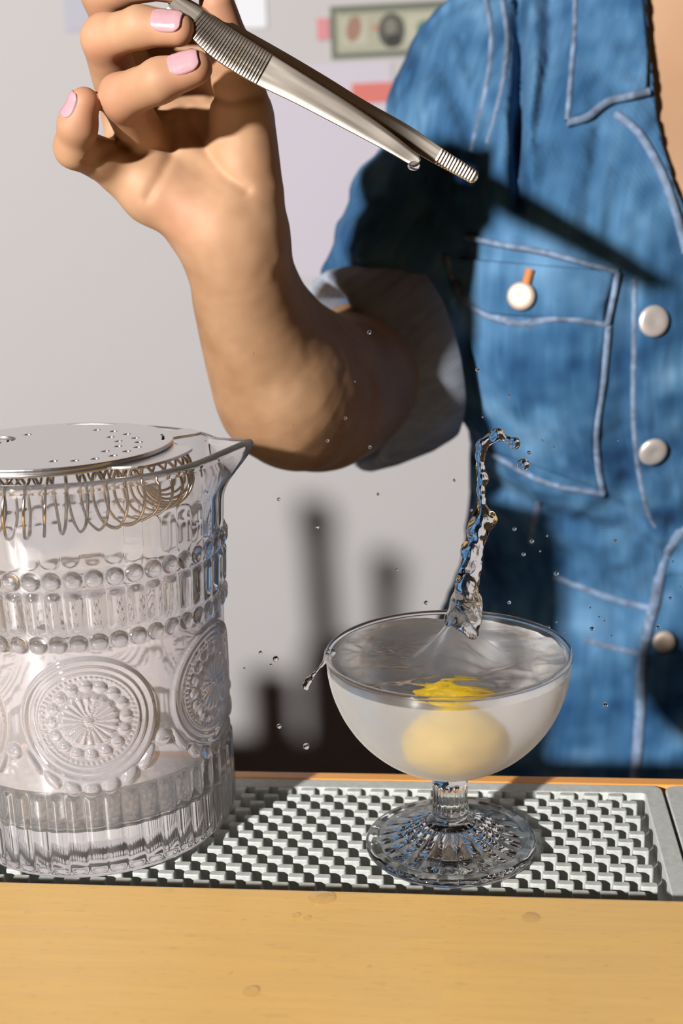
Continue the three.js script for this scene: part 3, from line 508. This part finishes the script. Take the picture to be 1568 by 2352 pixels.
// ------------------------------------------------------------------ the person
{
  const t = thing('person', 'person in a blue denim shirt with rolled sleeves, raising a hand with tweezers', 'person', V(0.13, FLOOR, -0.37));

  // --- hand and forearm
  const fingers = {
    index: [J(300, 175, 0.552, 0.0105), J(240, -15, 0.52, 0.009), J(325, -45, 0.504, 0.0078), J(408, -32, 0.4985, 0.0066)],
    middle: [J(285, 250, 0.55, 0.0105), J(240, 88, 0.514, 0.0092), J(322, 63, 0.4995, 0.0079), J(408, 68, 0.4965, 0.0069)],
    ring: [J(330, 320, 0.548, 0.0105), J(280, 222, 0.512, 0.0092), J(368, 184, 0.4975, 0.0083), J(448, 156, 0.4945, 0.0069)],
    pinky: [J(285, 388, 0.548, 0.0105), J(172, 340, 0.524, 0.0083), J(178, 288, 0.513, 0.0076), J(194, 236, 0.508, 0.0064)],
    thumb: [J(568, 440, 0.56, 0.0135), J(553, 245, 0.54, 0.0122), J(528, 120, 0.519, 0.0092), J(498, 10, 0.509, 0.0074)],
  };
  const palm = [
    [J(560, 430, 0.556, 0.0165), J(556, 285, 0.55, 0.0135)],
    [J(480, 480, 0.562, 0.0195), J(400, 330, 0.562, 0.0165)],
    [J(500, 512, 0.553, 0.0172), J(350, 432, 0.551, 0.0145)],
    [J(350, 432, 0.551, 0.0145), J(285, 388, 0.548, 0.0112)],
    [J(290, 385, 0.553, 0.0115), J(310, 190, 0.556, 0.0115)],
    [J(420, 300, 0.565, 0.014), J(320, 215, 0.558, 0.012)],
    [J(545, 520, 0.562, 0.0185), J(480, 400, 0.562, 0.016)],
    [J(345, 150, 0.568, 0.016), J(530, 165, 0.562, 0.013)],
    [J(330, 90, 0.57, 0.015), J(440, 110, 0.57, 0.014)],
    [J(380, 270, 0.57, 0.016), J(530, 300, 0.565, 0.015)],
  ];
  const arm = [J(532, 560, 0.563, 0.0165), J(538, 612, 0.566, 0.0162), J(558, 720, 0.583, 0.0202), J(602, 840, 0.604, 0.0265), J(662, 925, 0.625, 0.0335), J(870, 830, 0.75, 0.034)];
  const arm2 = [J(552, 555, 0.572, 0.0165), J(570, 612, 0.579, 0.016), J(618, 720, 0.61, 0.021), J(700, 840, 0.648, 0.0285), J(732, 905, 0.668, 0.032), J(870, 830, 0.75, 0.034)];
  const smooth = (l, n) => { const a = new THREE.CatmullRomCurve3(l.map((q) => V(q[0], q[1], q[2]))), b = new THREE.CatmullRomCurve3(l.map((q, i) => V(q[3], i, 0))); return Array.from({ length: n + 1 }, (_, i) => { const u = i / n, q = a.getPoint(u); return [q.x, q.y, q.z, b.getPoint(u).x]; }); };
  const armA = smooth(arm, 22), armB = smooth(arm2, 22);
  const creases = [[[406, 249], [437, 318], [513, 402], [560, 436]], [[375, 275], [383, 352], [368, 402], [337, 452]], [[467, 216], [540, 233], [598, 222]], [[230, 372], [262, 345], [300, 330]]].map((l) => l.map(([x, y]) => { const q = at(x, y, 0.535); return [q.x, q.y]; }));
  const wristTop = at(545, 640, 0.57).y;
  function skin(p) {
    let d = smin(chain(p, armA, 0.004), chain(p, armB, 0.004), 0.03) + 0.0015;
    if (p.y > wristTop - 0.06) {
      let b = 1e9; for (const [a, c] of palm) { const q = cap(p, a, c); b = b > 1 ? q : smin(b, q, 0.0065); }
      d = smin(d, b, 0.016);
      d = smin(d, chain(p, fingers.thumb, 0.004), 0.007);
      let f = 1e9; for (const k of ['index', 'middle', 'ring', 'pinky']) { const c = chain(p, fingers[k], 0.0035); f = f > 1 ? c : smin(f, c, 0.0012); }
      d = smin(d, f, 0.0045);
      if (Math.abs(d) < 0.006) { const dep = (p.x - EYE.x) * FW.x + (p.y - EYE.y) * FW.y + (p.z - EYE.z) * FW.z; if (dep > 0.519 && dep < 0.556) for (const l of creases) { const q = polyDist(p.x, p.y, l); if (q < 0.007) d += 0.0012 * Math.exp(-((q / 0.0024) ** 2)); } }
    }
    return d + 0.00025 * noise(p.x * 130, p.y * 130, p.z * 130) + 0.0003 * noise(p.x * 40, p.y * 40, p.z * 40);
  }
  const pinkAt = [fingers.index[3], fingers.middle[3], fingers.ring[3], fingers.pinky[3], fingers.thumb[3], fingers.middle[1], fingers.ring[1], J(400, 500, 0.53, 0)];
  const skinColor = (x, y, z) => {
    let k = 0; for (const q of pinkAt) k = Math.max(k, Math.exp(-((x - q[0]) ** 2 + (y - q[1]) ** 2 + (z - q[2]) ** 2) / 0.00022));
    const n = 0.06 * fbm(x * 120, y * 120, z * 120, 3) + 0.05 * noise(x * 40, y * 40, z * 40);
    const a = sstep(wristTop + 0.03, wristTop - 0.02, y + 0.004 * noise(x * 90, y * 90, z * 90)); // palm is paler than the arm
    return [clamp(lerp(0.43, 0.34, a) + n + 0.02 * k), clamp(lerp(0.247, 0.195, a) + n * 0.75 - 0.03 * k), clamp(lerp(0.14, 0.105, a) + n * 0.5 - 0.012 * k)];
  };
  const fine = surfaceNets(skin, V(-0.19, 0.03, -0.36), V(0.03, 0.385, -0.012), 0.0014, skinColor);
  // chest and neck in the open collar
  const torsoAx = (y) => 0.128 + 0.02 * sstep(0.1, 0.22, y) + 0.058 * sstep(0.06, -0.16, y);
  const tp = V(0, 0, 0);
  function torso(p0, grow) { // her right side is turned forward
    const p = tp.set(p0.x, p0.y, p0.z - 0.17 * (0.15 - p0.x) * sstep(0.0, 0.1, p0.y) * (1 - sstep(0.3, 0.36, p0.y)));
    const ax = torsoAx(p.y) + grow, az = 0.088 + 0.014 * sstep(0.02, -0.15, p.y) + grow, x = p.x - 0.135, z = p.z + 0.372 + 0.018 * sstep(0.1, 0.0, p.y) - 0.016 * sstep(0.06, 0.17, p.y) * (1 - sstep(0.24, 0.34, p.y)), q = Math.pow(Math.pow(Math.abs(x / ax), 3.4) + Math.pow(Math.abs(z / az), 3.4), 1 / 3.4), body = -smin(-(q - 1) * Math.min(ax, az) * (0.75 + 0.25 * Math.min(1, q)), 0.335 - p.y, 0.09);
    let d = smin(body, cap(p, [0.028, 0.33, -0.385, 0.055 + grow], [0.27, 0.33, -0.385, 0.055 + grow]), 0.06);
    d = smin(d, cap(p, [0.07, 0.165, -0.325, 0.05 + grow], [0.075, 0.21, -0.33, 0.045 + grow]), 0.05);
    d = smin(d, cap(p, [0.2, 0.165, -0.325, 0.05 + grow], [0.195, 0.21, -0.33, 0.045 + grow]), 0.05);
    if (grow >= 0) d = smin(d, cap(p, [0.135, 0.3, -0.385, 0.062], [0.137, 0.41, -0.37, 0.06]), 0.05);
    return d;
  }
  const vneck = [[1480, -60], [1486, 0], [1494, 120], [1504, 220], [1522, 330], [1552, 430], [1600, 540], [1700, 700]].map(([x, y]) => { const d = ray(x, y).normalize(), q = EYE.clone().addScaledVector(d, 0.5); for (let i = 0; i < 80; i++) { const s = torso(q, 0); if (s < 0.0003) break; q.addScaledVector(d, s * 0.7); } return [q.y, q.x]; });
  const vx = (y) => { for (let i = 0; i + 1 < vneck.length; i++) if (y <= vneck[i][0] && y >= vneck[i + 1][0]) return lerp(vneck[i][1], vneck[i + 1][1], (vneck[i][0] - y) / (vneck[i][0] - vneck[i + 1][0])); return y > vneck[0][0] ? vneck[0][1] : 9; };
  const chest = surfaceNets((p) => Math.max(smin(torso(p, -0.008), cap(p, [0.135, 0.3, -0.385, 0.052], [0.137, 0.46, -0.37, 0.05]), 0.05), 0.12 - p.y, p.y - 0.44, vx(p.y) - 0.02 - p.x), V(0.02, 0.11, -0.48), V(0.26, 0.45, -0.24), 0.005, (x, y, z) => { const n = 0.05 * fbm(x * 40, y * 40, z * 40, 3); return [0.42 + n, 0.25 + n * 0.8, 0.145 + n * 0.6]; });
  const bare = part('body', mergeGeometries([fine, chest]), M.skin, t, 'bare forearm, hand and neck');

  // --- fingernails
  function nail(f, up, side, len, wid, from) {
    const a = V(...f[2].slice(0, 3)), b = V(...f[3].slice(0, 3)), ax = b.clone().sub(a).normalize(), q = a.clone().lerp(b, from), eye = EYE.clone().sub(q).normalize();
    let n = eye.clone().multiplyScalar(side).addScaledVector(UPV, up[1]).addScaledVector(RIGHT, up[0]); n.addScaledVector(ax, -n.dot(ax)).normalize();
    const w = new THREE.Vector3().crossVectors(n, ax).normalize(), reach = a.distanceTo(b), rows = [];
    for (let i = 0; i <= 24; i++) {
      const u = i / 24, end = Math.max(0.03, (1 - Math.abs(2 * u - 1) ** 2.8) ** (1 / 2.6)), s0 = from * reach + (u - 0.45) * len, over = Math.max(0, s0 - reach), row = [];
      for (let j = 0; j <= 16; j++) {
        const x = (j / 16 * 2 - 1), rf = f[3][3], ang = x * end * wid / rf, o = a.clone().addScaledVector(ax, Math.min(s0, reach)), dir = n.clone().multiplyScalar(Math.cos(ang)).addScaledVector(w, Math.sin(ang)).addScaledVector(ax, Math.tan(Math.min(1.1, 0.8 * over / rf))).normalize();
        const q = o.clone().addScaledVector(dir, 0.016); for (let k = 0; k < 40; k++) { const dd = skin(q); if (dd < 0.0001) break; q.addScaledVector(dir, -dd * 0.8); }
        row.push(q.addScaledVector(dir, Math.abs(x) > 0.99 || i === 0 || i === 24 ? -0.0005 : 0.00045 + 0.0002 * u));
      }
      rows.push(row.reverse());
    }
    return gridGeo(rows, false, false);
  }
  part('fingernail', nail(fingers.middle, [0.05, 0.5], 0.86, 0.0138, 0.0062, 0.8), M.nail, bare, 'pink polished nail of the middle finger');
  part('fingernail', nail(fingers.ring, [0.05, 0.55], 0.82, 0.0138, 0.006, 0.82), M.nail, bare, 'pink polished nail of the ring finger');
  part('fingernail', nail(fingers.pinky, [-0.85, 0], 0.45, 0.012, 0.0048, 0.8), M.nail, bare, 'pink nail of the curled little finger');
  part('fingernail', nail(fingers.index, [0.0, 0.5], 0.86, 0.014, 0.0056, 0.86), M.nail, bare, 'pink nail of the index finger');

  // --- shirt: body, sleeve, folds
  const px2 = (l, z = -0.285) => l.map(([x, y]) => { const q = onZ(x, y, z); return [q.x, q.y]; });
  const folds = [
    [px2([[1196, -40], [1202, 120], [1192, 260], [1186, 400], [1190, 470]]), 0.013, 0.0036], [px2([[1225, -40], [1232, 120], [1222, 260], [1216, 400]]), -0.005, 0.006], [px2([[1165, 100], [1160, 260], [1150, 380]]), -0.004, 0.006],
    [px2([[1282, -40], [1268, 130], [1238, 260], [1226, 330]]), 0.007, 0.005], [px2([[1372, 310], [1352, 420], [1340, 520]]), 0.0045, 0.005], [px2([[1420, 330], [1405, 450], [1385, 560]]), 0.003, 0.006],
    [px2([[1080, 1105], [1160, 1135], [1300, 1195], [1440, 1230], [1540, 1290]]), 0.006, 0.007], [px2([[1060, 1200], [1180, 1230], [1300, 1290]]), 0.003, 0.008], [px2([[1400, 1150], [1480, 1200], [1568, 1220]]), 0.005, 0.006],
    [px2([[1100, 780], [1110, 900], [1130, 1010]]), 0.002, 0.01], [px2([[1440, 640], [1425, 800], [1420, 1000], [1440, 1120]]), 0.003, 0.006], [px2([[1085, 330], [1090, 430], [1075, 540], [1050, 640]]), 0.005, 0.006],
    [px2([[1010, 130], [1050, 220], [1080, 300]]), 0.006, 0.006], [px2([[1060, 60], [1085, 180], [1095, 280]]), 0.005, 0.005], [px2([[1400, 1420], [1430, 1560], [1425, 1760]]), 0.004, 0.01], [px2([[1350, 1500], [1370, 1640], [1350, 1780]]), 0.003, 0.01],
  ];
  const sleeve = [J(1120, 150, 0.8, 0.045), J(1062, 320, 0.8, 0.046), J(985, 520, 0.79, 0.048), J(915, 710, 0.77, 0.052), J(885, 835, 0.76, 0.05)];
  const cuffC = at(852, 846, 0.742), cuffAx = RIGHT.clone().multiplyScalar(-0.9).addScaledVector(UPV, -0.27).addScaledVector(FW, -0.33).normalize();
  function shirt(p) {
    let d = torso(p, 0);
    const sl = chain(p, sleeve, 0.02);
    d = smin(d, sl, 0.018);
    if (Math.abs(d) < 0.03) {
      if (p.z > -0.36) { for (const [l, dep, w] of folds) { const q = polyDist(p.x, p.y, l); if (q < w * 3) d += dep * Math.exp(-((q / w) ** 2)) * 0.8; } }
      const onSleeve = sl < d + 0.004 ? 1 : 0;
      d += 0.0044 * fbm(p.x * 34, p.y * (onSleeve ? 40 : 13), p.z * 34, 3) + 0.0009 * noise(p.x * 130, p.y * 90, p.z * 130) + onSleeve * 0.004 * noise(p.x * 22 + p.y * 30, p.y * 40 - p.x * 18, p.z * 20);
    }
    return d;
  }
  const cut = (p) => Math.max(shirt(p), -Math.max(vx(p.y) - p.x, p.x - 0.6, -0.345 - p.z, -0.02 + 0.0 - p.y), -0.36 - p.y);
  const denimUV = (g) => planarUV(g, (x, y, z) => x + z * 0.6, (x, y, z) => y + z * 0.35);
  const clipArm = (p) => { const q = p.clone().sub(cuffC).dot(cuffAx); return Math.max(cut(p), p.x < 0.02 && p.y < 0.29 ? q + 0.004 : -1); };
  const cloth = part('shirt', denimUV(surfaceNets(clipArm, V(-0.12, -0.37, -0.5), V(0.34, 0.42, -0.16), 0.0034)), M.denim, t, 'faded blue denim shirt');
  // rolled cuff: thick open ring, pale inside out cloth
  {
    const e1 = UPV.clone().addScaledVector(cuffAx, -UPV.dot(cuffAx)).normalize(), e2 = new THREE.Vector3().crossVectors(cuffAx, e1);
    const prof = [[-0.036, 0.046], [-0.034, 0.0505], [-0.02, 0.0535], [0, 0.0545], [0.014, 0.0545], [0.0185, 0.053], [0.019, 0.05], [0.015, 0.0475], [0, 0.0465], [-0.02, 0.0455]].map(([a, b]) => [a, b * 1.12]);
    const rows = []; for (let i = 0; i <= 96; i++) { const a = i / 96 * 2 * Math.PI, w = 1 + 0.03 * noise(Math.cos(a) * 1.6, Math.sin(a) * 1.6, 3); rows.push(prof.map(([s, r], k) => { const rr = r * w + 0.0008 * noise(Math.cos(a) * 7, Math.sin(a) * 7, s * 120); return cuffC.clone().addScaledVector(cuffAx, s).addScaledVector(e1, rr * Math.cos(a)).addScaledVector(e2, rr * 0.92 * Math.sin(a)); })); }
    const g = gridGeo(rows.map((r) => [...r, r[0]]), false, false);
    part('cuff', denimUV(g), M.denimInside, cloth, 'rolled cuff showing the pale inside of the denim');
  }
  // trousers and shoes behind the counter
  const trousers = (p) => { let d = Math.min(cap(p, [0.055, -0.3, -0.38, 0.1], [0.05, -0.93, -0.38, 0.055]), cap(p, [0.215, -0.3, -0.38, 0.1], [0.22, -0.93, -0.38, 0.055])); return Math.max(smin(d, torso(p, 0), 0.05), p.y + 0.345); };
  part('trousers', denimUV(surfaceNets(trousers, V(-0.12, -1.0, -0.52), V(0.4, -0.33, -0.22), 0.01)), M.denim, t);
  for (const x of [0.05, 0.22]) part('shoe', surfaceNets((p) => Math.max(cap(p, [x, FLOOR + 0.045, -0.4, 0.045], [x, FLOOR + 0.03, -0.26, 0.04]), FLOOR - p.y), V(x - 0.07, FLOOR - 0.01, -0.48), V(x + 0.07, FLOOR + 0.11, -0.18), 0.008), M.black, t);

  // --- things sewn on: find the cloth under a pixel
  function hit(px, py) { const d = ray(px, py).normalize(), p = EYE.clone().addScaledVector(d, 0.45); for (let i = 0; i < 90; i++) { const s = shirt(p); if (s < 0.0002) break; p.addScaledVector(d, Math.max(s * 0.75, 0.0003)); if (p.z < -0.6) break; } return p; }
  const gradN = (p) => { const e = 0.004, q = p.clone(); const f = (x, y, z) => torso(q.set(x, y, z), 0); return V(f(p.x + e, p.y, p.z) - f(p.x - e, p.y, p.z), f(p.x, p.y + e, p.z) - f(p.x, p.y - e, p.z), f(p.x, p.y, p.z + e) - f(p.x, p.y, p.z - e)).normalize(); };
  const along = (l, u) => { const s = u * (l.length - 1), i = Math.min(l.length - 2, Math.floor(s)), k = s - i; return [lerp(l[i][0], l[i + 1][0], k), lerp(l[i][1], l[i + 1][1], k)]; };
  // cloth patch between two pixel curves, laid on the shirt
  function patch(name, A, B, thick, label, mat = M.denim) {
    const nu = 44, nv = 36, rows = [];
    for (let i = 0; i <= nu; i++) { const u = i / nu, a = along(A, u), b = along(B, u), row = []; for (let j = 0; j <= nv; j++) { const v = j / nv, q = hit(lerp(a[0], b[0], v), lerp(a[1], b[1], v)), e = Math.min(u, 1 - u, v, 1 - v); row.push(q.addScaledVector(gradN(q), e === 0 ? -0.0015 : thick * (0.75 + 0.25 * sstep(0, 0.12, e)) + 0.0004 * noise(u * 9, v * 9, thick * 900))); } rows.push(row); }
    let g = gridGeo(rows, false, false); const n = g.attributes.normal; let s = 0; for (let i = 0; i < n.count; i++) s += n.getZ(i); if (s < 0) { const ix = g.index.array; for (let i = 0; i < ix.length; i += 3) { const k = ix[i]; ix[i] = ix[i + 1]; ix[i + 1] = k; } g.computeVertexNormals(); }
    return part(name, denimUV(g), mat, cloth, label);
  }
  function seam(l, r, label, lift = 0.0004) {
    const c = new THREE.CatmullRomCurve3(l.map(([x, y]) => V(x, y, 0))), n = Math.max(16, Math.round(c.getLength() / 9)), pts = c.getPoints(n).map((q) => { const p = hit(q.x, q.y); return p.addScaledVector(gradN(p), lift - r * 1.0); });
    const g = new THREE.TubeGeometry(new THREE.CatmullRomCurve3(pts), n * 2, r * 1.5, 8); return part('seam', denimUV(g), M.seam, cloth, label);
  }
  patch('pocket', [[1068, 700], [1074, 800], [1092, 930], [1118, 1035]], [[1398, 735], [1388, 850], [1368, 1010], [1382, 1132]], 0.0016, 'denim chest pocket');
  patch('pocket_flap', [[1024, 588], [1040, 640], [1066, 690], [1120, 722]].reverse().concat([[1072, 560]]).slice(0, 4), [[1390, 742], [1396, 700], [1408, 660], [1418, 622]], 0.0034, 'buttoned pocket flap');
  patch('placket', [[1452, 600], [1452, 800], [1452, 1000], [1478, 1170], [1500, 1330]], [[1600, 600], [1600, 800], [1600, 1000], [1600, 1170], [1600, 1330]], 0.0022, 'button placket');
  patch('collar', [[1330, -50], [1322, 80], [1312, 190], [1302, 288]], [[1478, -50], [1484, 40], [1492, 130], [1488, 214]], 0.0045, 'pointed shirt collar');
  seam([[1326, -30], [1320, 90], [1310, 190], [1301, 285]], 0.0011, 'collar edge', 0.0042);
  seam([[1301, 288], [1345, 276], [1395, 240], [1440, 228], [1488, 216]], 0.0016, 'collar edge', 0.0042);
  seam([[1412, 262], [1460, 300], [1510, 380], [1545, 470], [1575, 580]], 0.0017, 'edge of the open front', 0.002);
  seam([[1112, -20], [1128, 90], [1116, 200], [1092, 300], [1080, 350]], 0.0012, 'armhole seam');
  seam([[1150, -20], [1164, 90], [1150, 210], [1118, 330]], 0.0012, 'armhole seam');
  seam([[1026, 590], [1042, 645], [1080, 700], [1140, 730], [1205, 744], [1262, 732], [1330, 734], [1392, 744]], 0.0017, 'flap edge', 0.0022);
  seam([[1416, 624], [1406, 680], [1392, 744]], 0.0012, 'flap edge', 0.003);
  seam([[1076, 545], [1150, 562], [1250, 580], [1340, 604], [1416, 624]], 0.0012, 'flap top seam', 0.003);
  seam([[1396, 748], [1386, 860], [1368, 1000], [1374, 1080], [1384, 1132]], 0.0015, 'pocket edge', 0.0015);
  seam([[1120, 1036], [1180, 1072], [1260, 1110], [1384, 1134]], 0.0013, 'pocket edge', 0.0015);
  seam([[1456, 640], [1454, 800], [1456, 1000], [1480, 1150], [1502, 1210]], 0.0012, 'placket edge', 0.002);
  seam([[1240, 1150], [1226, 1200], [1218, 1250]], 0.0018);
  seam([[1600, 1190], [1560, 1225], [1522, 1290], [1505, 1380], [1488, 1440], [1474, 1540], [1470, 1640], [1458, 1790], [1452, 1840]], 0.0025, 'pale edge of the front fly', 0.002);
  seam([[1270, 1325], [1340, 1352], [1420, 1380], [1496, 1398]], 0.0018, 'waist seam');
  seam([[1340, 1468], [1410, 1488], [1470, 1502]], 0.0016, 'waist seam');
  // buttons
  const bp = [[0.0001, 0.0026], [0.004, 0.003], [0.0066, 0.0029], [0.0082, 0.0022], [0.0087, 0.0012], [0.0084, 0.0003], [0.006, 0]].reverse().map(([x, y]) => new THREE.Vector2(x, y));
  function button(px, py, rpx, lift, mat, label) {
    const p = hit(px, py), n = gradN(p); p.addScaledVector(n, lift); const depth = p.clone().sub(EYE).dot(FW), k = rpx * depth / FPX / 0.0087;
    const g = new THREE.LatheGeometry(bp, 40).scale(k, 1.2, k).applyQuaternion(new THREE.Quaternion().setFromUnitVectors(V(0, 1, 0), n)).translate(p.x, p.y, p.z); return part('button', g, mat, cloth, label);
  }
  button(1493, 737, 37, 0.003, M.button, 'pale metal shirt button by the open collar');
  button(1493, 1030, 34, 0.003, M.button, 'dull metal shirt button at the waist');
  button(1200, 680, 33, 0.0046, M.buttonTan, 'tan button on the pocket flap');
  button(1522, 1470, 26, 0.003, M.buttonTan, 'tan button at the fly');
  { const a = hit(1219, 618), b = hit(1208, 660); for (const q of [a, b]) q.addScaledVector(gradN(q), 0.0045); part('buttonhole', new THREE.TubeGeometry(new THREE.LineCurve3(a, b), 8, 0.0026, 8), M.thread, cloth, 'orange stitched buttonhole'); }
}

renderer.render(scene, camera);
